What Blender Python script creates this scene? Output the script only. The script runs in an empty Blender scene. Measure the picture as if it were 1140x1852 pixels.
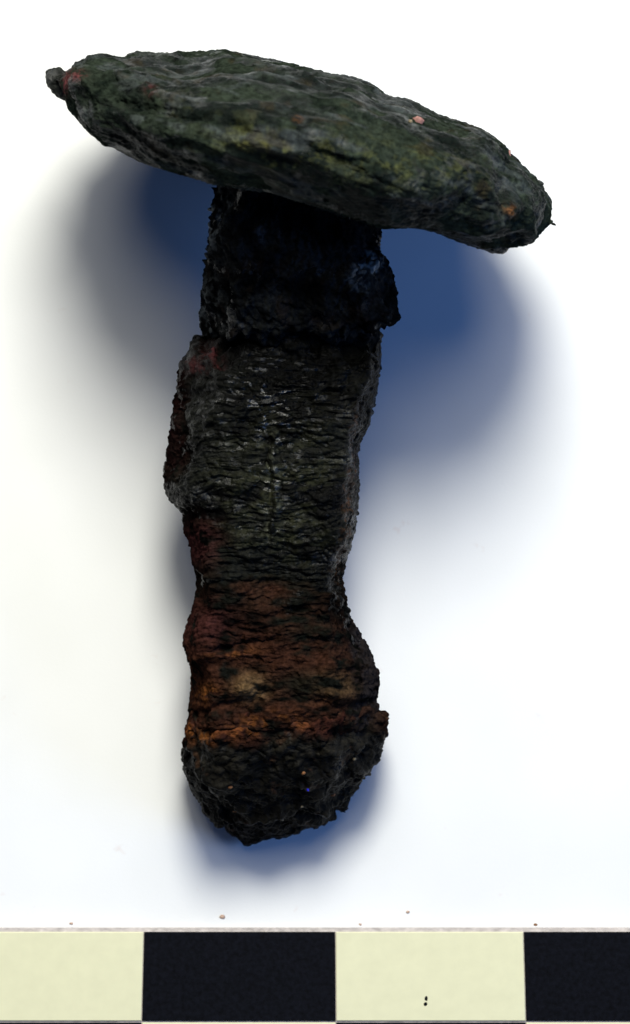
import bpy, math, random
import numpy as np
from mathutils import Vector, Matrix

S = 0.01                       # the scene is laid out in centimetres, built in metres
scene = bpy.context.scene
C = scene.collection

# ------------------------------------------------------------------ camera
PW, PH = 1140.0, 1852.0        # photograph size
D = 26.0                       # lens height over the paper, cm
FPX = 345.0 * D
TILT = math.radians(2.0)
cam_d = bpy.data.cameras.new('camera')
cam = bpy.data.objects.new('camera', cam_d)
C.objects.link(cam)
cam_pos = Vector((0.0, -D * math.sin(TILT), D * math.cos(TILT)))
cam.location = cam_pos * S
cam.rotation_euler = (TILT, 0, 0)
cam_d.sensor_fit = 'VERTICAL'
cam_d.sensor_height = 24.0
cam_d.lens = FPX / PH * 24.0
cam_d.clip_start = 0.01
cam_d.clip_end = 20.0
cam_d.dof.use_dof = True
cam_d.dof.focus_distance = (D - 0.9) * S
cam_d.dof.aperture_fstop = 60.0
scene.camera = cam

# ------------------------------------------------------------------ world, lamps, exposure
w = bpy.data.worlds.new('World'); scene.world = w; w.use_nodes = True
bg = w.node_tree.nodes['Background']
bg.inputs['Color'].default_value = (0.24, 0.43, 1.0, 1)
bg.inputs['Strength'].default_value = 0.085

def area(name, pos, target, size, power, col):
    l = bpy.data.lights.new(name, 'AREA'); l.shape = 'DISK'; l.size = size * S
    l.energy = power; l.color = col
    o = bpy.data.objects.new(name, l); C.objects.link(o)
    o.location = Vector(pos) * S
    o.rotation_euler = (Vector(target) - Vector(pos)).to_track_quat('-Z', 'Y').to_euler()
    return o

EL = math.radians(58.5)
lamp_at = lambda d, x: (x, d * math.cos(EL) + 1.0, d * math.sin(EL))
area('desk_lamp', lamp_at(21, 0.6), (0, 1.0, 0), 6.5, 0.52, (1.0, 0.985, 0.87))
area('soft_penumbra_fill', lamp_at(23, 0.6), (0, 1.0, 0), 19.0, 0.33, (1.0, 0.985, 0.89))  # wider lamp added behind the key to soften the shadow edges
area('cool_fill_light', (24, -3, 16), (0, 0, 0), 14, 0.25, (0.16, 0.38, 1.0))  # unseen blue fill, added to tint the shadow on the right

scene.view_settings.view_transform = 'Standard'
scene.view_settings.look = 'None'
scene.view_settings.exposure = 0.0
scene.view_settings.gamma = 1.0

# ------------------------------------------------------------------ helpers
def unproject(px, py, z):
    """photograph pixel + height over the paper (cm) -> x, y in cm (arrays)"""
    dx = (px - PW / 2) / FPX
    dy = -(py - PH / 2) / FPX
    ct, st = math.cos(TILT), math.sin(TILT)
    rx = dx; ry = dy * ct + st; rz = dy * st - ct
    t = (z - cam_pos.z) / rz
    return cam_pos.x + rx * t, cam_pos.y + ry * t

def project(G):
    """points in cm -> photograph pixels, to keep the traced outlines after roughening"""
    ct, st = math.cos(TILT), math.sin(TILT)
    x = G[..., 0] - cam_pos.x; y = G[..., 1] - cam_pos.y; z = G[..., 2] - cam_pos.z
    yc = y * ct + z * st; dc = -(z * ct - y * st)
    return PW / 2 + FPX * x / dc, PH / 2 - FPX * yc / dc

def fit_rows(a, lo, hi, k):
    """stretch every row of a so that it spans lo..hi again (smoothly along the rows)"""
    m0 = blur_rows(a.min(1), k); m1 = blur_rows(a.max(1), k)
    lo = blur_rows(lo, k); hi = blur_rows(hi, k)
    return lo[:, None] + (a - m0[:, None]) / np.maximum(m1 - m0, 1e-3)[:, None] * (hi - lo)[:, None]

def refit_loft(G, xl, xr, k=6):
    ax, ay = project(G)
    ax = fit_rows(ax, xl, xr, k)
    X, Y = unproject(ax, ay, G[..., 2])
    return np.stack([X, Y, G[..., 2]], -1)

_rng = np.random.default_rng(7)
_perm = np.concatenate([_rng.permutation(256)] * 3)
_grad = _rng.normal(size=(256, 3)); _grad /= np.linalg.norm(_grad, axis=1, keepdims=True)

def perlin(P):
    P = np.asarray(P, dtype=np.float64)
    i = np.floor(P).astype(np.int64); f = P - i; i &= 255
    u = f * f * f * (f * (f * 6 - 15) + 10)
    out = 0
    for a in (0, 1):
        wa = u[:, 0] if a else 1 - u[:, 0]
        for b in (0, 1):
            wb = u[:, 1] if b else 1 - u[:, 1]
            for c in (0, 1):
                wc = u[:, 2] if c else 1 - u[:, 2]
                h = _perm[_perm[_perm[(i[:, 0] + a) & 255] + ((i[:, 1] + b) & 255)] + ((i[:, 2] + c) & 255)]
                g = _grad[h]
                d = g[:, 0] * (f[:, 0] - a) + g[:, 1] * (f[:, 1] - b) + g[:, 2] * (f[:, 2] - c)
                out = out + wa * wb * wc * d
    return out * 1.6

def fbm(P, freq, octs=3, gain=0.5, off=0.0):
    P = P * np.asarray(freq) + off
    s = 0; a = 1.0
    for k in range(octs):
        s = s + a * perlin(P * (2.03 ** k) + 17.3 * k); a *= gain
    return s

def ridge(P, freq, octs=2, off=0.0):
    P = P * np.asarray(freq) + off
    s = 0; a = 1.0
    for k in range(octs):
        s = s + a * (1 - 2 * np.abs(perlin(P * (2.1 ** k) + 9.1 * k))); a *= 0.5
    return s

def smooth(e0, e1, x):
    t = np.clip((x - e0) / (e1 - e0), 0, 1)
    return t * t * (3 - 2 * t)

def grid_normals(G):
    """G: (rows, cols, 3), cols wrap round"""
    du = np.roll(G, -1, 1) - np.roll(G, 1, 1)
    dv = np.gradient(G, axis=0)
    n = np.cross(du, dv)
    l = np.linalg.norm(n, axis=2, keepdims=True)
    n = n / np.maximum(l, 1e-12)
    return n

def blur_rows(A, k):
    if k < 1: return A
    ker = np.exp(-0.5 * (np.arange(-3 * k, 3 * k + 1) / k) ** 2); ker /= ker.sum()
    pad = 3 * k
    B = np.pad(A, [(pad, pad)] + [(0, 0)] * (A.ndim - 1), mode='edge')
    return sum(ker[j] * B[j:j + A.shape[0]] for j in range(len(ker)))

def link(o, parent=None):
    C.objects.link(o)
    if parent: o.parent = parent
    return o

def grid_object(name, G, col, mat, parent, gloss=None):
    col = col * {'head': 0.70, 'shank': 0.36}.get(name, 0.52)
    R, N, _ = G.shape
    verts = np.concatenate([G.reshape(-1, 3), G[0].mean(0)[None], G[-1].mean(0)[None]]) * S
    r = np.arange(R - 1)[:, None]; c = np.arange(N)[None, :]
    a = r * N + c; b = r * N + (c + 1) % N; d = (r + 1) * N + c; e = (r + 1) * N + (c + 1) % N
    quads = np.stack([a + 0 * b, b, e, d], -1).reshape(-1, 4)
    i0 = R * N; i1 = i0 + 1
    cc = np.arange(N)
    t0 = np.stack([(cc + 1) % N, cc, np.full(N, i0)], -1)
    t1 = np.stack([(R - 1) * N + cc, (R - 1) * N + (cc + 1) % N, np.full(N, i1)], -1)
    me = bpy.data.meshes.new(name)
    nq, nt = len(quads), 2 * N
    me.vertices.add(len(verts)); me.vertices.foreach_set('co', verts.astype(np.float32).ravel())
    loops = np.concatenate([quads.ravel(), t0.ravel(), t1.ravel()]).astype(np.int32)
    me.loops.add(len(loops)); me.loops.foreach_set('vertex_index', loops)
    st = np.concatenate([np.arange(nq) * 4, nq * 4 + np.arange(nt) * 3]).astype(np.int32)
    me.polygons.add(nq + nt); me.polygons.foreach_set('loop_start', st)
    me.polygons.foreach_set('use_smooth', np.ones(nq + nt, dtype=bool))
    me.update(); me.validate()
    ca = me.color_attributes.new('pigment', 'FLOAT_COLOR', 'POINT')
    full = np.ones((len(verts), 4), np.float32)
    cf = col.reshape(-1, 3)
    full[:R * N, :3] = cf; full[R * N, :3] = cf[:N].mean(0); full[R * N + 1, :3] = cf[-N:].mean(0)
    if gloss is not None:
        full[:R * N, 3] = gloss.ravel()
    ca.data.foreach_set('color', full.ravel())
    me.materials.append(mat)
    return link(bpy.data.objects.new(name, me), parent)

def py_object(name, verts, faces, mat, parent=None, flat=True):
    me = bpy.data.meshes.new(name)
    me.from_pydata([tuple(Vector(v) * S) for v in verts], [], faces); me.update()
    if not flat: me.polygons.foreach_set('use_smooth', [True] * len(me.polygons))
    me.materials.append(mat)
    return link(bpy.data.objects.new(name, me), parent)

# ------------------------------------------------------------------ materials
def new_mat(name):
    m = bpy.data.materials.new(name); m.use_nodes = True
    nt = m.node_tree
    return m, nt, nt.nodes['Principled BSDF'], nt.nodes.new, nt.links.new

def noise_node(nt, scale, detail=4, rough=0.6, vec=None):
    n = nt.nodes.new('ShaderNodeTexNoise')
    n.inputs['Scale'].default_value = scale / S
    n.inputs['Detail'].default_value = detail; n.inputs['Roughness'].default_value = rough
    if vec: nt.links.new(vec, n.inputs['Vector'])
    return n

def corroded(name, rough_lo, rough_hi, bump, fine, wet=0.4):
    m, nt, p, N, L = new_mat(name)
    tc = N('ShaderNodeTexCoord'); v = tc.outputs['Object']
    at = N('ShaderNodeAttribute'); at.attribute_name = 'pigment'
    n1 = noise_node(nt, fine, 5, 0.65, v)
    mr = N('ShaderNodeMapRange'); mr.inputs['From Min'].default_value = 0.3; mr.inputs['From Max'].default_value = 0.7
    mr.inputs['To Min'].default_value = 0.30; mr.inputs['To Max'].default_value = 1.9
    L(n1.outputs['Fac'], mr.inputs['Value'])
    mx = N('ShaderNodeMix'); mx.data_type = 'RGBA'; mx.blend_type = 'MULTIPLY'; mx.inputs['Factor'].default_value = 1
    L(at.outputs['Color'], mx.inputs['A']); L(mr.outputs['Result'], mx.inputs['B'])
    L(mx.outputs['Result'], p.inputs['Base Color'])
    n2 = noise_node(nt, fine * 0.5, 3, 0.5, v)
    rr = N('ShaderNodeMapRange'); rr.inputs['From Min'].default_value = 0.35; rr.inputs['From Max'].default_value = 0.65
    rr.inputs['To Min'].default_value = rough_lo; rr.inputs['To Max'].default_value = rough_hi
    L(n2.outputs['Fac'], rr.inputs['Value'])
    ad = N('ShaderNodeMath'); ad.operation = 'ADD'; ad.use_clamp = True        # alpha of the pigment = how matt the crust is
    sb = N('ShaderNodeMath'); sb.operation = 'SUBTRACT'; sb.inputs[1].default_value = 1.0
    L(at.outputs['Alpha'], sb.inputs[0]); L(sb.outputs[0], ad.inputs[0]); L(rr.outputs['Result'], ad.inputs[1])
    L(ad.outputs[0], p.inputs['Roughness'])
    # lacquered spots are glossy, the rest of the crust nearly dull
    n4 = noise_node(nt, fine * 0.16, 4, 0.65, v)
    gl = N('ShaderNodeMapRange'); gl.inputs['From Min'].default_value = 0.57; gl.inputs['From Max'].default_value = 0.68
    gl.inputs['To Min'].default_value = 0.045; gl.inputs['To Max'].default_value = wet
    L(n4.outputs['Fac'], gl.inputs['Value'])
    wt = N('ShaderNodeMath'); wt.operation = 'MULTIPLY_ADD'; wt.inputs[1].default_value = -2.2; wt.use_clamp = True
    L(sb.outputs[0], wt.inputs[0]); L(gl.outputs['Result'], wt.inputs[2]); L(wt.outputs[0], p.inputs['Specular IOR Level'])
    b = N('ShaderNodeBump'); b.inputs['Strength'].default_value = bump; b.inputs['Distance'].default_value = 0.012 * S
    n3 = noise_node(nt, fine * 1.6, 4, 0.7, v)
    L(n3.outputs['Fac'], b.inputs['Height']); L(b.outputs['Normal'], p.inputs['Normal'])
    return m

def plain(name, col, rough, var=0.2, scale=30, spec=0.4, bump=0.0):
    m, nt, p, N, L = new_mat(name)
    tc = N('ShaderNodeTexCoord')
    n = noise_node(nt, scale, 4, 0.6, tc.outputs['Object'])
    cr = N('ShaderNodeValToRGB')
    cr.color_ramp.elements[0].position = 0.3; cr.color_ramp.elements[1].position = 0.7
    cr.color_ramp.elements[0].color = (*[c * (1 - var) for c in col], 1)
    cr.color_ramp.elements[1].color = (*[min(1, c * (1 + var)) for c in col], 1)
    L(n.outputs['Fac'], cr.inputs['Fac']); L(cr.outputs['Color'], p.inputs['Base Color'])
    p.inputs['Roughness'].default_value = rough; p.inputs['Specular IOR Level'].default_value = spec
    if bump:
        b = N('ShaderNodeBump'); b.inputs['Strength'].default_value = bump; b.inputs['Distance'].default_value = 0.004 * S
        L(n.outputs['Fac'], b.inputs['Height']); L(b.outputs['Normal'], p.inputs['Normal'])
    return m

def paper_material():
    m, nt, p, N, L = new_mat('white_paper')
    tc = N('ShaderNodeTexCoord'); v = tc.outputs['Object']
    big = noise_node(nt, 0.9, 3, 0.5, v)
    c1 = N('ShaderNodeValToRGB')
    c1.color_ramp.elements[0].color = (0.755, 0.765, 0.775, 1); c1.color_ramp.elements[1].color = (0.80, 0.81, 0.83, 1)
    c1.color_ramp.elements[0].position = 0.35; c1.color_ramp.elements[1].position = 0.65
    L(big.outputs['Fac'], c1.inputs['Fac'])
    # faint rusty smears
    sm = noise_node(nt, 3.2, 4, 0.75, v)
    c2 = N('ShaderNodeValToRGB'); c2.color_ramp.elements[0].position = 0.66; c2.color_ramp.elements[1].position = 0.80
    c2.color_ramp.elements[0].color = (0, 0, 0, 1); c2.color_ramp.elements[1].color = (0.5, 0.5, 0.5, 1)
    L(sm.outputs['Fac'], c2.inputs['Fac'])
    mx = N('ShaderNodeMix'); mx.data_type = 'RGBA'
    L(c2.outputs['Color'], mx.inputs['Factor']); L(c1.outputs['Color'], mx.inputs['A'])
    mx.inputs['B'].default_value = (0.62, 0.50, 0.47, 1)
    L(mx.outputs['Result'], p.inputs['Base Color'])
    p.inputs['Roughness'].default_value = 0.75; p.inputs['Specular IOR Level'].default_value = 0.2
    fn = noise_node(nt, 60, 3, 0.6, v)
    b = N('ShaderNodeBump'); b.inputs['Strength'].default_value = 0.15; b.inputs['Distance'].default_value = 0.003 * S
    L(fn.outputs['Fac'], b.inputs['Height']); L(b.outputs['Normal'], p.inputs['Normal'])
    return m

M_paper = paper_material()
M_head = corroded('green_black_corrosion', 0.30, 0.58, 0.75, 34, 0.5)
M_shank = corroded('mineralised_wood_crust', 0.16, 0.46, 0.7, 40, 0.45)
M_foot = corroded('rusty_iron_crust', 0.34, 0.62, 0.55, 36, 0.3)
M_cream = plain('cream_print', (0.70, 0.685, 0.47), 0.45, 0.03, 12, 0.3)
M_black = plain('black_print', (0.003, 0.0035, 0.006), 0.55, 0.5, 40, 0.05, 0.2)
M_edge = plain('pale_plastic', (0.40, 0.36, 0.35), 0.25, 0.3, 25, 0.5, 0.15)
M_pink = plain('pink_grit', (0.28, 0.14, 0.12), 0.65, 0.5, 60, 0.2)
M_rust = plain('rust_grit', (0.17, 0.075, 0.03), 0.7, 0.5, 60, 0.2)
M_pale = plain('pale_grit', (0.20, 0.16, 0.10), 0.7, 0.5, 60, 0.2)
M_crumb = plain('pale_rust_crumb', (0.50, 0.35, 0.27), 0.7, 0.35, 60, 0.2)
M_blue = plain('blue_fibre', (0.03, 0.03, 0.75), 0.5, 0.2, 60)

# ------------------------------------------------------------------ the surface
def box_faces(): return [(0, 3, 2, 1), (4, 5, 6, 7), (0, 1, 5, 4), (1, 2, 6, 5), (2, 3, 7, 6), (3, 0, 4, 7)]
W = 40
paper = py_object('paper', [(-W, -W, -0.03), (W, -W, -0.03), (W, W, -0.03), (-W, W, -0.03),
                            (-W, -W, 0), (W, -W, 0), (W, W, 0), (-W, W, 0)], box_faces(), M_paper)
paper['kind'] = 'structure'

# ------------------------------------------------------------------ the scale bar
def bevel_slab(name, quad, z0, z1, bev, mat, parent):
    """quad: four (x, y) anticlockwise; top edges chamfered"""
    q = [Vector((x, y)) for x, y in quad]; c = sum(q, Vector((0, 0))) / 4
    def inset(d):
        out = []
        for i in range(4):
            a = (q[i] - q[i - 1]).normalized(); b = (q[(i + 1) % 4] - q[i]).normalized()
            out.append(q[i] + (b - a) * d)
        return out
    rings = [(q, z0), (q, z1 - bev), (inset(bev * 0.4), z1 - bev * 0.35), (inset(bev), z1)]
    vs = [(p.x, p.y, z) for r, z in rings for p in r]
    fs = [(3, 2, 1, 0)]
    for k in range(3):
        for i in range(4):
            fs.append((4 * k + i, 4 * k + (i + 1) % 4, 4 * k + 4 + (i + 1) % 4, 4 * k + 4 + i))
    fs.append((12, 13, 14, 15))
    return py_object(name, vs, fs, mat, parent)

def P(px, py, z=0.0):
    x, y = unproject(px, py, z); return float(x), float(y)

bar = bpy.data.objects.new('scale_bar', None); link(bar)
bar['label'] = 'chequered black and cream centimetre scale bar along the bottom edge'
bar['category'] = 'scale bar'
ZB = 0.085
bevel_slab('backing', [P(-1200, 2040, ZB), P(2340, 2040, ZB), P(2340, 1678, ZB), P(-1200, 1679, ZB)], 0.0, ZB, 0.03, M_edge, bar)
xt = [-780, -434, -88, 260.5, 607, 947, 1290, 1636]      # row's dividing lines at the upper edge
xb = [-788, -440, -92, 256.5, 608, 951.5, 1296, 1644]    # and at the lower edge
for k in range(7):
    cream = k % 2 == 0
    for row, (ya, yb) in enumerate(((1685.5, 1846.5), (1849.5, 2012))):
        is_cream = cream if row == 0 else not cream
        g = 0.6
        xa0, xa1 = (xt, xt) if row == 0 else (xb, xb)
        xl_t, xr_t = (xt[k], xt[k + 1]) if row == 0 else (xb[k], xb[k + 1])
        xl_b, xr_b = (xb[k], xb[k + 1]) if row == 0 else (xb[k] - 4, xb[k + 1] + 4)
        zt = ZB + (0.008 if is_cream else 0.011)
        bevel_slab('cream_square' if is_cream else 'black_square',
                   [P(xl_b + g, yb, zt), P(xr_b - g, yb, zt), P(xr_t - g, ya, zt), P(xl_t + g, ya, zt)],
                   ZB - 0.002, zt, 0.004, M_cream if is_cream else M_black, bar)
# printed specks on the cream square
def blob(name, pos, r, mat, parent=None, seed=0, sq=(1, 1, 1), n=7, m=5):
    rnd = random.Random(seed); vs = []; fs = []
    rad = lambda: r * rnd.uniform(0.65, 1.2)
    vs.append((pos[0], pos[1], pos[2] + r * sq[2]))
    for j in range(1, m):
        th = math.pi * j / m
        for i in range(n):
            a = 2 * math.pi * i / n; q = rad()
            vs.append((pos[0] + q * math.sin(th) * math.cos(a) * sq[0], pos[1] + q * math.sin(th) * math.sin(a) * sq[1], pos[2] + q * math.cos(th) * sq[2]))
    vs.append((pos[0], pos[1], pos[2] - r * sq[2]))
    for i in range(n): fs.append((0, 1 + i, 1 + (i + 1) % n))
    for j in range(m - 2):
        for i in range(n):
            a = 1 + j * n + i; b = 1 + j * n + (i + 1) % n
            fs.append((a, a + n, b + n, b))
    e = len(vs) - 1
    for i in range(n): fs.append((e, 1 + (m - 2) * n + (i + 1) % n, 1 + (m - 2) * n + i))
    return py_object(name, vs, fs, mat, parent, flat=False)
for px, py, sq in ((771, 1806, (0.8, 1.3, 0.15)), (770, 1816, (0.9, 1.0, 0.15))):
    x, y = P(px, py, ZB + 0.009)
    blob('ink_speck', (x, y, ZB + 0.0085), 0.011, M_black, bar, int(px), sq)

# ------------------------------------------------------------------ the stud
stud = bpy.data.objects.new('corroded_iron_stud', None)
stud['label'] = 'corroded iron stud with broad green-black head and thick rusty shank lying on white paper'
stud['category'] = 'iron stud'
link(stud)

def outline(pts, n=None):
    a = np.array(pts, float); return a[:, 0], a[:, 1]

# --- head: a thick lens-shaped disc standing on its rim and leaning over the shank
UP = [(97,143),(103,136),(116,129),(138,117),(165,106),(190,98),(210,101),(230,104),(250,97),(265,95),(320,96),(380,94),(410,90),(450,98),(500,108),(560,122),
      (600,133),(640,137),(670,150),(700,172),(740,178),(790,205),(830,218),(870,231),(895,248),(920,272),(940,295),(965,322),
      (985,342),(1000,362),(1007,380),(1006,398)]
LO = [(97,147),(106,158),(122,174),(145,214),(160,236),(188,264),(210,268),(226,279),(264,298),(325,316),(382,333),(430,341),(472,346),(520,360),(577,381),(652,401),
      (691,415),(744,412),(770,416),(805,428),(853,447),(895,457),(915,448),(930,444),(947,445),(966,436),(990,424),(1004,412)]
ang = math.atan2(260, 888); ca, sa = math.cos(ang), math.sin(ang)
O = np.array([97.0, 145.0])
def rot(pts):
    a = np.array(pts, float) - O
    return np.stack([a[:, 0] * ca + a[:, 1] * sa, -a[:, 0] * sa + a[:, 1] * ca], 1)
ru, rl = rot(UP), rot(LO)
umax = max(ru[-1, 0], rl[-1, 0]); umin = min(ru[0, 0], rl[0, 0])
HR, HN = 900, 520
s = np.linspace(0, 1, HR)
s = 0.5 - 0.5 * np.cos(np.pi * (0.02 + 0.96 * s)); s = (s - s[0]) / (s[-1] - s[0])
u = umin + 1 + s * (umax - umin - 2)
ou, ol = np.argsort(ru[:, 0]), np.argsort(rl[:, 0])
pu = np.interp(u, ru[ou, 0], ru[ou, 1]); pl = np.interp(u, rl[ol, 0], rl[ol, 1])
pu = blur_rows(pu, 3); pl = blur_rows(pl, 3)
mid = (pu + pl) / 2
cap = np.sqrt(np.clip(1 - np.abs(2 * s - 1) ** 40, 0.0, 1))        # ends close
pu = mid + (pu - mid) * np.maximum(cap, 0.05); pl = mid + (pl - mid) * np.maximum(cap, 0.05)
x_ = 2 * s - 1
h = 1.23 * np.clip(1 - np.abs(x_) ** 2.2, 0.0025, 1) ** 0.62
ph = np.linspace(0, 2 * np.pi, HN, endpoint=False)
ph = ph - 0.22 * np.sin(2 * ph) * 0        # even
cz = np.sign(np.cos(ph)) * np.abs(np.cos(ph)) ** 0.85
cq = np.sign(np.sin(ph)) * np.abs(np.sin(ph)) ** 0.95
Z = h[:, None] * cz[None]
q = -cq[None] * (0.215 * (0.55 + 0.45 * (h / 1.17)))[:, None] + 0.045 * Z   # upper image edge = outer face
qmin = q.min(1, keepdims=True); qmax = q.max(1, keepdims=True)
p_ = pu[:, None] + (q - qmin) / (qmax - qmin) * (pl - pu)[:, None]
HZ = 1.24
px = O[0] + u[:, None] * ca - p_ * sa
py = O[1] + u[:, None] * sa + p_ * ca
zz = HZ + Z
X, Y = unproject(px, py, zz)
G = np.stack([X, Y, zz], -1)
HPX, HPY = px, py
# local frame of the head for folds running along it
def hframe(G):
    F = G.reshape(-1, 3)
    return np.stack([F[:, 0] * ca - F[:, 1] * sa, F[:, 0] * sa + F[:, 1] * ca, F[:, 2]], 1)
def disp(G, d):
    d = d - d.mean(); n = grid_normals(G); return G + n * d.reshape(G.shape[:2])[..., None]
def fix_sign(G):
    n = grid_normals(G); c = G.mean((0, 1))
    return np.sign(((G - c) * n).sum(2).mean())
sg = fix_sign(G)
F = hframe(G)
endf = np.repeat(np.clip(h / 0.5, 0.25, 1), HN)
ux = np.repeat(u, HN); pxf, pyf = px.ravel(), py.ravel()
d = 0.040 * fbm(F, (1.4, 2.2, 1.8), 2) + 0.042 * ridge(F, (1.1, 4.0, 2.6), 2, 5.0)
# long furrow between the raised face and the rim, on the left half
d -= 0.035 * np.exp(-((pyf - (172 + 0.27 * (pxf - 200))) / 16) ** 2) * smooth(150, 230, pxf) * smooth(760, 430, pxf) * (zz.ravel() > 1.2)
# swelling along the near rim and a fold near the right end
d += 0.03 * np.exp(-((pyf - (262 + 0.14 * (pxf - 480))) / 30) ** 2) * smooth(330, 450, pxf) * (zz.ravel() > 1.2)
d -= 0.022 * np.exp(-((pxf - (908 - 0.25 * (pyf - 330))) / 14) ** 2) * smooth(240, 280, pyf) * smooth(440, 390, pyf)
d += 0.035 * np.exp(-((pxf - (872 + 0.10 * (pyf - 330))) / 20) ** 2) * smooth(250, 290, pyf)
# scalloped hollow on the upper left face
d -= 0.03 * np.exp(-(((pxf - 345) / 55) ** 2 + ((pyf - 128) / 16) ** 2))
d += 0.018 * np.exp(-(((pxf - 345) / 60) ** 2 + ((pyf - 149) / 7) ** 2))
G = disp(G, sg * d * endf)
F = hframe(G)
lam = smooth(-0.04, 0.04, fbm(F, (1.6, 5.5, 3.2), 3, 0.6, 21.0)) + 0.7 * smooth(-0.03, 0.03, fbm(F, (3.2, 8, 6), 3, 0.6, 41.0) - 0.15)   # spalled layers
G = disp(G, sg * 0.006 * lam * endf); F = hframe(G)
rgh = 0.25 + 0.75 * smooth(-0.35, 0.45, fbm(F, 1.7, 2, 0.5, 13.0))
d = 0.012 * fbm(F, (5, 9, 8), 2, 0.5, 3.0) + rgh * (0.009 * ridge(F, (4, 15, 11), 2, 8.0) + 0.0075 * fbm(F, (24, 34, 34), 3, 0.65, 1.0))
G = disp(G, sg * d * np.maximum(endf, 0.5))
ax, ay = project(G)
au = (ax - O[0]) * ca + (ay - O[1]) * sa; ap = -(ax - O[0]) * sa + (ay - O[1]) * ca
ap = fit_rows(ap, pu, pl, 8)
X, Y = unproject(O[0] + au * ca - ap * sa, O[1] + au * sa + ap * ca, G[..., 2])
G = np.stack([X, Y, G[..., 2]], -1)
F3 = G.reshape(-1, 3)
nb = fbm(F3, 3.2, 3, 0.55, 31.0); nm = fbm(F3, 9, 3, 0.6, 51.0); nf = fbm(F3, 24, 3, 0.6, 71.0)
def lerp(a, b, t): return a + (b - a) * t[:, None]
base = lerp(np.array([[0.0045, 0.0075, 0.006]]), np.array([[0.024, 0.032, 0.023]]), smooth(-0.5, 0.6, nb + 0.5 * nm))
hz_mask = np.exp(-(((pyf - (268 + 0.15 * (pxf - 480))) / 36) ** 2)) * smooth(330, 440, pxf) * smooth(900, 820, pxf)
hz_mask = hz_mask * (0.40 + 0.60 * np.exp(-((pxf - 470) / 70) ** 2)) + 0.25 * np.exp(-(((pxf - 340) / 40) ** 2 + ((pyf - 190) / 25) ** 2))
yel = smooth(0.0, 0.6, 0.7 * nm + 0.6 * nf + 0.5 * fbm(F3, 15, 2, 0.6, 81.0) + 0.05) * hz_mask
base = lerp(base, np.array([[0.100, 0.105, 0.032]]), np.clip(yel * 0.85, 0, 1))
gry = smooth(0.15, 0.7, fbm(hframe(G), (3, 9, 6), 3, 0.6, 91.0)) * 0.5
base = lerp(base, np.array([[0.062, 0.072, 0.074]]), gry)
brn = smooth(0.35, 0.75, fbm(F3, 5, 3, 0.6, 111.0)) * 0.35
base = lerp(base, np.array([[0.040, 0.028, 0.012]]), brn)
pk = np.exp(-(((pxf - 122) / 12) ** 2 + ((pyf - 150) / 20) ** 2)) + 0.6 * np.exp(-(((pxf - 150) / 14) ** 2 + ((pyf - 145) / 10) ** 2)) + 0.35 * np.exp(-(((pxf - 278) / 12) ** 2 + ((pyf - 158) / 8) ** 2))
base = lerp(base, np.array([[0.20, 0.06, 0.065]]), np.clip(pk * smooth(-0.4, 0.3, nf), 0, 0.85))
og = np.exp(-(((pxf - 914) / 9) ** 2 + ((pyf - 388) / 9) ** 2)) + 0.6 * np.exp(-(((pxf - 540) / 8) ** 2 + ((pyf - 213) / 6) ** 2))
base = lerp(base, np.array([[0.20, 0.085, 0.03]]), np.clip(og * smooth(-0.5, 0.3, nf), 0, 0.8))
headG = G; headPX, headPY = px, py
shift = -min(0.0, 0.0)
G[..., 2] = np.where(G[..., 2] < 0.004, 0.004, G[..., 2])
head = grid_object('head', G, base, M_head, stud, 1 + 0.10 * smooth(0, 0.5, nb))
head['label'] = 'broad lens-shaped green-black head'

def surface_point(G, px, py, tx, ty):
    dd = (px - tx) ** 2 + (py - ty) ** 2 - 260.0 * G[..., 2]
    dd = np.where((px - tx) ** 2 + (py - ty) ** 2 < 120, dd, 1e9)
    k = np.unravel_index(np.argmin(dd), dd.shape)
    return G[k]

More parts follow.
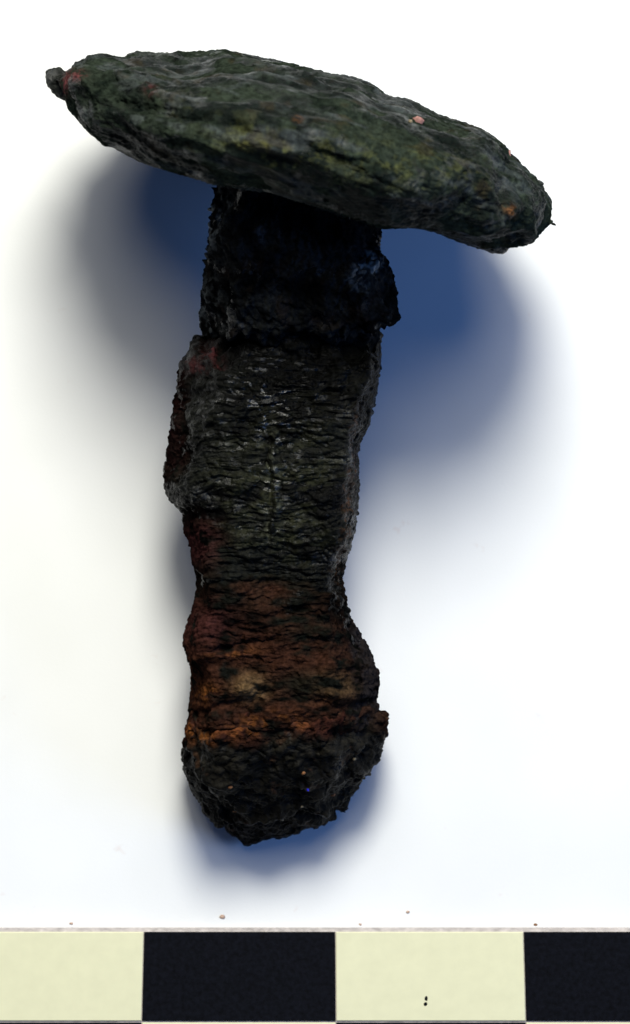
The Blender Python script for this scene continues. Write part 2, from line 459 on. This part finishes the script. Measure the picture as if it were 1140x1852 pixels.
# --- lofted lumps of the shank
POLY_T = np.array([(-0.70, 1.0), (0.76, 1.0), (1.0, 0.15), (0.97, -0.45), (0.70, -1.0), (-0.70, -1.0), (-0.98, -0.45), (-1.0, 0.05)])
def loft(left, right, ztop, zbot, y0, y1, rows, cols, bl, br, round0=0.0, round1=0.0, sm=7):
    """left / right: outline points (x, y px); ztop / zbot: (y, z) tables; bl / br: (y, flat-top fraction) tables"""
    y = np.linspace(y0, y1, rows)
    L = np.array(sorted(left, key=lambda t: t[1]), float); Rr = np.array(sorted(right, key=lambda t: t[1]), float)
    xl = blur_rows(np.interp(y, L[:, 1], L[:, 0]), 2); xr = blur_rows(np.interp(y, Rr[:, 1], Rr[:, 0]), 2)
    f = lambda tab: blur_rows(np.interp(y, [a for a, b in tab], [b for a, b in tab]), 6)
    zt, zb, fl, fr = f(ztop), f(zbot), f(bl), f(br)
    xc, hx, zc, hz = (xl + xr) / 2, (xr - xl) / 2, (zt + zb) / 2, (zt - zb) / 2
    sc = np.ones(rows)
    if round0: t = np.clip((y - y0) / round0, 0, 1); sc *= np.sqrt(np.clip(1 - (1 - t) ** 2, 0.0009, 1))
    if round1: t = np.clip((y1 - y) / round1, 0, 1); sc *= np.sqrt(np.clip(1 - (1 - t) ** 2, 0.0009, 1))
    out = np.zeros((rows, cols, 2))
    for r in range(rows):
        p = POLY_T.copy(); p[0, 0] = fl[r]; p[1, 0] = fr[r]
        q = np.vstack([p, p[:1]])
        seg = np.hypot(*(np.diff(q, axis=0) * (hx[r] / 345, hz[r])).T); cum = np.concatenate([[0], np.cumsum(seg)])
        t = np.linspace(0, cum[-1], cols, endpoint=False)
        out[r, :, 0] = np.interp(t, cum, q[:, 0]); out[r, :, 1] = np.interp(t, cum, q[:, 1])
    k = sm; ker = np.exp(-0.5 * (np.arange(-3 * k, 3 * k + 1) / k) ** 2); ker /= ker.sum()
    out = sum(ker[j] * np.roll(out, j - 3 * k, 1) for j in range(len(ker)))
    px = xc[:, None] + hx[:, None] * sc[:, None] * out[..., 0]
    z = zc[:, None] + hz[:, None] * sc[:, None] * out[..., 1]
    py = np.repeat(y[:, None], cols, 1)
    X, Y = unproject(px, py, z)
    return np.stack([X, Y, z], -1), px, py, xc - hx * sc, xc + hx * sc

# neck ------------------------------------------------------------
NL = [(398,250),(392,335),(380,380),(376,430),(370,480),(364,530),(361,565),(360,582),(366,598),(374,618),(380,640)]
NR = [(688,250),(690,420),(688,455),(704,476),(712,500),(718,530),(721,560),(722,574),(704,579),(686,584),(680,600),(676,640)]
G, px, py, XL, XR = loft(NL, NR, [(250,1.56),(420,1.50),(560,1.34),(640,1.14)], [(250,0.72),(640,0.52)], 262, 628, 300, 520,
                 [(250,-0.72),(640,-0.70)], [(250,0.72),(640,0.70)], 0, 26)
sg = fix_sign(G); F = G.reshape(-1, 3); pxf, pyf = px.ravel(), py.ravel()
d = 0.040 * fbm(F, 2.6, 2, 0.5, 200) + 0.028 * ridge(F, (5, 2.5, 4), 2, 210)
d += 0.05 * np.exp(-(((pxf - 690) / 26) ** 2 + ((pyf - 545) / 30) ** 2))
G = disp(G, sg * d); F = G.reshape(-1, 3)
spk = np.clip(fbm(F, 17, 2, 0.6, 230), 0, 1)
d = 0.026 * fbm(F, (12, 7, 10), 3, 0.6, 220) + 0.065 * spk ** 2 * smooth(0.0, 0.5, fbm(F, 3.0, 2, 0.6, 235)) + 0.007 * fbm(F, 44, 3, 0.65, 240)
G = disp(G, sg * d); F = G.reshape(-1, 3)
G = refit_loft(G, XL, XR); F = G.reshape(-1, 3)
nb = fbm(F, 4, 3, 0.55, 250); nm = fbm(F, 13, 3, 0.6, 260)
base = lerp(np.array([[0.005, 0.0055, 0.006]]), np.array([[0.024, 0.026, 0.026]]), smooth(-0.4, 0.5, nb))
pale = (np.exp(-(((pxf - 388) / 18) ** 2 + ((pyf - 405) / 45) ** 2)) + np.exp(-(((pxf - 672) / 30) ** 2 + ((pyf - 485) / 28) ** 2)) + 0.5 * np.exp(-(((pxf - 372) / 16) ** 2 + ((pyf - 560) / 60) ** 2)))
base = lerp(base, np.array([[0.30, 0.33, 0.33]]), np.clip(pale * smooth(0.0, 0.6, nm + 0.1), 0, 0.85))
base = lerp(base, np.array([[0.030, 0.020, 0.016]]), 0.35 * smooth(0.2, 0.6, fbm(F, 9, 2, 0.6, 270)))
neck = grid_object('neck', G, base, M_shank, stud, np.full(len(base), 1.06))
neck['label'] = 'rough black neck under the head'

# shank -----------------------------------------------------------
SL = [(392,590),(374,606),(352,622),(336,646),(324,660),(319,700),(309,760),(301,820),(295,858),(298,888),(316,914),(330,932),(332,960),(344,990),(348,1026),
      (355,1036),(353,1080),(346,1108),(334,1140),(330,1162),(338,1190),(345,1215),(345,1250),(340,1282),(342,1310),(348,1350)]
SR = [(660,590),(682,600),(692,622),(690,660),(681,720),(668,768),(656,788),(649,818),(651,870),(648,930),(641,968),(629,1010),(619,1048),(626,1070),(629,1098),
      (640,1130),(660,1160),(680,1200),(688,1225),(684,1255),(686,1285),(680,1310),(660,1350)]
ZT = [(590,1.04),(640,1.16),(700,1.22),(900,1.14),(1060,1.02),(1150,0.97),(1280,0.90),(1360,0.80)]
ZBt = [(590,0.52),(800,0.40),(1060,0.24),(1360,0.10)]
SBL = [(600,-0.68),(700,-0.62),(860,-0.72),(930,-0.8),(1060,-0.82),(1360,-0.80)]
SBR = [(600,0.86),(800,0.88),(1000,0.86),(1090,0.88),(1160,0.62),(1230,0.52),(1360,0.6)]
G, px, py, XL, XR = loft(SL, SR, ZT, ZBt, 596, 1345, 640, 620, SBL, SBR, 34, 30)
F = G.reshape(-1, 3)
G[..., 1] += (0.20 * fbm(np.stack([F[:, 0], 0 * F[:, 0], F[:, 2]], 1), 3.5, 3, 0.6, 290)).reshape(px.shape) * smooth(680, 600, py)      # ragged upper end
sg = fix_sign(G); F = G.reshape(-1, 3); pxf, pyf = px.ravel(), py.ravel()
top = smooth(-0.1, 0.5, (F[:, 2] - np.interp(pyf, [a for a, b in ZT], [b for a, b in ZT])) / 0.4 + 0.8)
lam = smooth(-0.04, 0.04, fbm(F, (2.5, 4.5, 4), 3, 0.6, 305)) + 0.6 * smooth(-0.03, 0.03, fbm(F, (4, 9, 7), 3, 0.6, 307) - 0.1)
d = 0.008 * lam + 0.030 * fbm(F, 2.4, 2, 0.5, 300) + 0.018 * ridge(F, (2.2, 4.5, 3), 2, 310)
d += 0.035 * np.exp(-(((pxf - 318) / 30) ** 2 + ((pyf - 862) / 28) ** 2))
d -= 0.030 * np.exp(-((pyf - (925 + 0.15 * (pxf - 330))) / 14) ** 2) * smooth(440, 380, pxf)
d -= 0.022 * np.exp(-((pyf - (1056 + 9 * np.sin(pxf / 47) + 0.05 * (pxf - 490))) / 13) ** 2) * smooth(-0.5, 0.4, fbm(F, 3, 2, 0.5, 345))
d -= 0.028 * np.exp(-((pyf - (1172 - 0.16 * (pxf - 400))) / 7) ** 2) * smooth(360, 400, pxf) * smooth(520, 470, pxf)
d += 0.04 * np.exp(-(((pxf - 440) / 32) ** 2 + ((pyf - 1245) / 22) ** 2))
d -= 0.03 * np.exp(-((pyf - (1270 + 13 * np.sin(pxf / 44) - 0.05 * (pxf - 500))) / 11) ** 2) * smooth(-0.4, 0.3, fbm(F, 3.5, 2, 0.5, 347))
G = disp(G, sg * d); F = G.reshape(-1, 3)
grain_on = smooth(610, 660, pyf) * (1 - 0.55 * smooth(1120, 1230, pyf))
warp = F.copy(); warp[:, 1] += 0.05 * fbm(F, (2.2, 3, 2), 2, 0.5, 320)
g1 = fbm(warp, (2.6, 15, 2.2), 2, 0.6, 330) + 0.5 * ridge(warp, (3.0, 19, 3), 1, 335); g2 = fbm(warp, (9, 40, 9), 2, 0.7, 340)
brk = smooth(-0.3, 0.4, fbm(F, 4.0, 2, 0.5, 350))
d = grain_on * (0.6 + 0.4 * top) * (0.013 * g1 * (0.15 + 0.85 * brk) + 0.009 * g2) + 0.011 * fbm(F, 8, 3, 0.55, 360) + 0.006 * fbm(F, 34, 2, 0.6, 370)
cx = 489 + 5 * np.sin(pyf / 23.0) + 3 * np.sin(pyf / 9.0)
crk = smooth(765, 800, pyf) * smooth(1010, 960, pyf)
d -= 0.022 * np.exp(-((pxf - cx) / 3.2) ** 2) * crk * (0.6 + 0.4 * brk)
d += 0.014 * np.exp(-((pxf - cx - 9) / 6) ** 2) * crk * (1 + fbm(F, 20, 2, 0.5, 375))
G = disp(G, sg * d); F = G.reshape(-1, 3)
G = refit_loft(G, XL, XR); F = G.reshape(-1, 3)
nb = fbm(F, (2.5, 4, 3), 3, 0.55, 380); nm = fbm(F, (6, 13, 8), 3, 0.6, 390); nf = fbm(F, 26, 2, 0.6, 400)
base = lerp(np.array([[0.005, 0.0052, 0.005]]), np.array([[0.015, 0.016, 0.013]]), smooth(-0.4, 0.5, nb))
base = base * (1 - 0.5 * smooth(820, 720, pyf + 40 * nb))[:, None]  # upper end darkened in the pigment to deepen the head's shadow
olive = np.exp(-(((pxf - 500) / 120) ** 2 + ((pyf - 900) / 130) ** 2))
base = lerp(base, np.array([[0.050, 0.053, 0.027]]), np.clip(olive * smooth(-0.3, 0.5, nm) * 0.75, 0, 1))
pal = np.exp(-((pxf - cx - 4) / 16) ** 2) * crk
base = lerp(base, np.array([[0.17, 0.18, 0.13]]), np.clip(pal * smooth(0.05, 0.5, nf + 0.3 * nm) * 0.55, 0, 1))
mar = smooth(1040, 1190, pyf + 60 * nb + 40 * nm) * (1 - 0.5 * smooth(560, 640, pxf))
base = lerp(base, np.array([[0.080, 0.032, 0.020]]), np.clip(mar * smooth(-0.5, 0.4, nm + 0.2), 0, 0.9))
lft = np.exp(-(((pxf - 350) / 42) ** 2 + ((pyf - 985) / 38) ** 2)) + 0.7 * np.exp(-(((pxf - 365) / 45) ** 2 + ((pyf - 1130) / 40) ** 2)) + 0.22 * smooth(345, 315, pxf) * smooth(640, 700, pyf) * smooth(900, 820, pyf)
base = lerp(base, np.array([[0.095, 0.032, 0.031]]), np.clip(lft * smooth(-0.5, 0.3, nm + 0.25), 0, 0.85))
org = 0.5 * np.exp(-(((pxf - 420) / 42) ** 2 + ((pyf - 1182 + 0.1 * (pxf - 420)) / 9) ** 2)) + np.exp(-(((pxf - 372) / 18) ** 2 + ((pyf - 1255) / 16) ** 2)) + 0.8 * np.exp(-(((pxf - 480) / 60) ** 2 + ((pyf - 1308 + 0.2 * (pxf - 480)) / 15) ** 2)) 
base = lerp(base, np.array([[0.32, 0.115, 0.032]]), np.clip(org * smooth(-0.15, 0.5, nm + 0.5 * nf), 0, 0.85))
tan = np.exp(-(((pxf - 452) / 30) ** 2 + ((pyf - 1244) / 24) ** 2)) + 0.5 * np.exp(-(((pxf - 600) / 45) ** 2 + ((pyf - 1240) / 22) ** 2))
base = lerp(base, np.array([[0.30, 0.19, 0.09]]), np.clip(tan * smooth(-0.5, 0.3, nm + 0.2), 0, 0.8))
grn = np.exp(-(((pxf - 545) / 45) ** 2 + ((pyf - 1240) / 26) ** 2)) + 0.6 * np.exp(-(((pxf - 555) / 55) ** 2 + ((pyf - 1140) / 30) ** 2))
base = lerp(base, np.array([[0.016, 0.019, 0.014]]), np.clip(grn, 0, 0.85))
sid = smooth(628, 650, pxf) * smooth(1100, 1150, pyf)
base = lerp(base, np.array([[0.034, 0.031, 0.032]]), np.clip(sid * smooth(-0.4, 0.3, nm + 0.2), 0, 0.85))
rr = np.exp(-((pxf - np.interp(pyf, [620, 800, 900, 1010, 1060], [682, 640, 636, 616, 616])) / 7) ** 2) * smooth(720, 800, pyf) * smooth(1070, 1030, pyf)
base = lerp(base, np.array([[0.12, 0.055, 0.025]]), np.clip(rr * smooth(-0.2, 0.4, nf), 0, 0.8))
pk = np.exp(-(((pxf - 382) / 16) ** 2 + ((pyf - 636) / 12) ** 2)) + 0.5 * np.exp(-(((pxf - 350) / 14) ** 2 + ((pyf - 664) / 12) ** 2))
base = lerp(base, np.array([[0.20, 0.055, 0.06]]), np.clip(pk * smooth(-0.5, 0.2, nf), 0, 0.85))
wetm = (np.exp(-(((pxf - 475) / 85) ** 2 + ((pyf - 735) / 80) ** 2)) + 0.9 * pal + 0.3 * olive) * smooth(0.30, 0.50, fbm(F, (18, 42, 18), 2, 0.6, 405) + 0.35 * nm)
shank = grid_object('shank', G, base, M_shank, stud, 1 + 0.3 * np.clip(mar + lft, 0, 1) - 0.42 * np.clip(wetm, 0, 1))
shank['label'] = 'ribbed shank with horizontal wood grain and rusty lower part'
shG, shPX, shPY = G, px, py

# foot ------------------------------------------------------------
FL = [(352,1262),(344,1290),(338,1312),(331,1340),(328,1370),(332,1396),(345,1425),(361,1446),(368,1468),(396,1486),(414,1505),(430,1521),(441,1532)]
FR = [(668,1262),(690,1284),(704,1302),(702,1326),(691,1360),(671,1390),(648,1424),(630,1448),(602,1474),(562,1491),(512,1513),(474,1524),(452,1532)]
G, px, py, XL, XR = loft(FL, FR, [(1262,0.78),(1290,0.86),(1330,0.84),(1390,0.74),(1450,0.50),(1490,0.29),(1532,0.12)],
                 [(1262,0.10),(1400,0.0),(1480,0.0),(1524,0.05)], 1266, 1533, 310, 560,
                 [(1262,-0.8),(1400,-0.62),(1524,-0.6)], [(1262,0.55),(1330,0.5),(1400,0.6),(1524,0.5)], 22, 8)
sg = fix_sign(G); F = G.reshape(-1, 3); pxf, pyf = px.ravel(), py.ravel()
G[..., 1] += (0.07 * fbm(np.stack([F[:, 0], 0 * F[:, 0], F[:, 2]], 1), 3.0, 3, 0.6, 490)).reshape(px.shape) * smooth(1370, 1275, py)
F = G.reshape(-1, 3)
ef = smooth(1266, 1300, pyf) * (0.3 + 0.7 * smooth(1524, 1480, pyf))
lam = smooth(-0.04, 0.04, fbm(F, (2.5, 4, 3.5), 3, 0.6, 505)) + 0.7 * smooth(-0.03, 0.03, fbm(F, 6, 3, 0.6, 507) - 0.1)
d = (0.013 * lam + 0.045 * fbm(F, 2.8, 2, 0.5, 500) + 0.030 * ridge(F, 4.2, 2, 510)) * ef
d += 0.03 * np.exp(-((pyf - (1472 - 0.12 * (pxf - 420) + 6 * np.sin(pxf / 30))) / 7) ** 2) - 0.035 * np.exp(-((pyf - (1490 - 0.14 * (pxf - 420))) / 6) ** 2)
d -= 0.02 * smooth(1316, 1286, pyf + 14 * np.sin(pxf / 38.0) + 8 * np.sin(pxf / 15.0) - 0.06 * (pxf - 500))
G = disp(G, sg * d); F = G.reshape(-1, 3)
d = 0.013 * fbm(F, (6, 9, 7), 3, 0.55, 520) + 0.006 * ridge(F, (9, 15, 10), 2, 530) + 0.006 * fbm(F, 36, 3, 0.6, 540)
G = disp(G, sg * d); F = G.reshape(-1, 3)
G = refit_loft(G, XL, XR); F = G.reshape(-1, 3)
G[..., 2] = np.where(G[..., 2] < 0.004, 0.004, G[..., 2])
nb = fbm(F, 3.5, 3, 0.55, 550); nm = fbm(F, 11, 3, 0.6, 560); nf = fbm(F, 27, 2, 0.6, 570)
base = lerp(np.array([[0.006, 0.006, 0.0055]]), np.array([[0.019, 0.017, 0.013]]), smooth(-0.4, 0.5, nb + 0.3 * nm))
red = smooth(1352, 1300, pyf + 22 * nb) * (1 - 0.75 * smooth(610, 670, pxf))
base = lerp(base, np.array([[0.075, 0.026, 0.018]]), np.clip(red * smooth(-0.5, 0.3, nm + 0.15), 0, 0.9))
org = 0.85 * np.exp(-(((pxf - 480) / 60) ** 2 + ((pyf - 1312 + 0.22 * (pxf - 480)) / 13) ** 2)) + 0.7 * np.exp(-(((pxf - 365) / 24) ** 2 + ((pyf - 1322) / 14) ** 2))
base = lerp(base, np.array([[0.40, 0.135, 0.032]]), np.clip(org * smooth(-0.25, 0.4, nm + 0.4 * nf), 0, 0.9))
rs = smooth(0.45, 0.8, fbm(F, 7, 3, 0.6, 580)) * 0.6
base = lerp(base, np.array([[0.06, 0.030, 0.016]]), rs)
foot = grid_object('foot', G, base, M_foot, stud, 1 + 0.25 * red)
foot['label'] = 'lumpy dark rusted end of the shank'
ftG, ftPX, ftPY = G, px, py

# small pieces stuck to the stud -------------------------------------
def stick(name, Gs, tx, ty, r, mat, parent, seed, sq=(1, 1, 1)):
    p = surface_point(*Gs, tx, ty)
    return blob(name, (p[0], p[1], p[2] + r * 0.1 * sq[2]), r, mat, parent, seed, sq)
H = (headG, headPX, headPY); FT = (ftG, ftPX, ftPY); SH = (shG, shPX, shPY)
stick('grit_grain', H, 757, 217, 0.028, M_pink, head, 3)
stick('grit_grain', H, 740, 222, 0.012, M_pale, head, 4)
stick('rust_splinter', H, 924, 280, 0.030, M_pink, head, 5, (0.35, 1.3, 0.5))
# the nub at the left tip
tip = headG[2:14].mean((0, 1))
x0, y0 = unproject(109.0, 150.0, tip[2])
rows, cols = 60, 90
th = np.linspace(0.02, math.pi - 0.02, rows)[:, None]; a = np.linspace(0, 2 * math.pi, cols, endpoint=False)[None]
nG = np.stack([x0 + 0.078 * np.cos(th) + 0 * a, y0 - 0.02 * np.cos(th) + (0.072 + 0.02 * np.cos(th)) * np.sin(th) * np.cos(a), tip[2] + 0.075 * np.sin(th) * np.sin(a)], -1)
sg = fix_sign(nG); F = nG.reshape(-1, 3)
nG = disp(nG, sg * (0.022 * fbm(F, 9, 3, 0.6, 600) + 0.006 * fbm(F, 30, 2, 0.6, 610)))
F = nG.reshape(-1, 3)
base = lerp(np.array([[0.022, 0.024, 0.022]]), np.array([[0.045, 0.05, 0.045]]), smooth(-0.3, 0.4, fbm(F, 12, 2, 0.5, 620)))
base = lerp(base, np.array([[0.20, 0.06, 0.065]]), 0.8 * smooth(0.01, 0.05, F[:, 0] - x0) * smooth(-0.4, 0.3, fbm(F, 20, 2, 0.6, 630)))
grid_object('edge_nub', nG, base, M_head, head)
for i, (tx, ty, r, m) in enumerate(((418, 1408, .014, M_rust), (553, 1396, .012, M_rust), (605, 1440, .013, M_rust), (511, 1465, .009, M_pale),
                                    (549, 1452, .009, M_pale), (420, 1462, .010, M_rust), (650, 1375, .010, M_pale), (628, 1314, .010, M_rust))):
    stick('grit_grain', FT, tx, ty, r, m, foot, 20 + i, (1.1, 0.9, 0.7))
stick('blue_fibre', FT, 556, 1421, 0.014, M_blue, foot, 40, (0.5, 1.2, 0.5))

# ------------------------------------------------------------------ crumbs fallen on the paper
crumbs = [(402, 1658, .016, M_rust, 'tiny orange rust crumb on paper just above the scale bar, below the stud foot'),
          (738, 1649, .011, M_pale, 'pale grit crumb on paper near the bar, above the right cream square'),
          (652, 1672, .009, M_pink, 'pink crumb lying against the scale bar upper edge near its middle'),
          (969, 1672, .010, M_rust, 'dark crumb lying against the bar edge above the right black square'),
          (129, 1670, .010, M_rust, 'rust crumb against the bar edge above the left cream square')]
for i, (tx, ty, r, m, lab) in enumerate(crumbs):
    x, y = P(tx, ty)
    r *= 0.8
    o = blob('rust_crumb', (x, y, r * 0.28), r, M_crumb if i != 3 else m, None, 60 + i, (1.3, 0.9, 0.4))
    o['label'] = lab; o['category'] = 'crumb'; o['group'] = 'crumbs fallen on the paper'
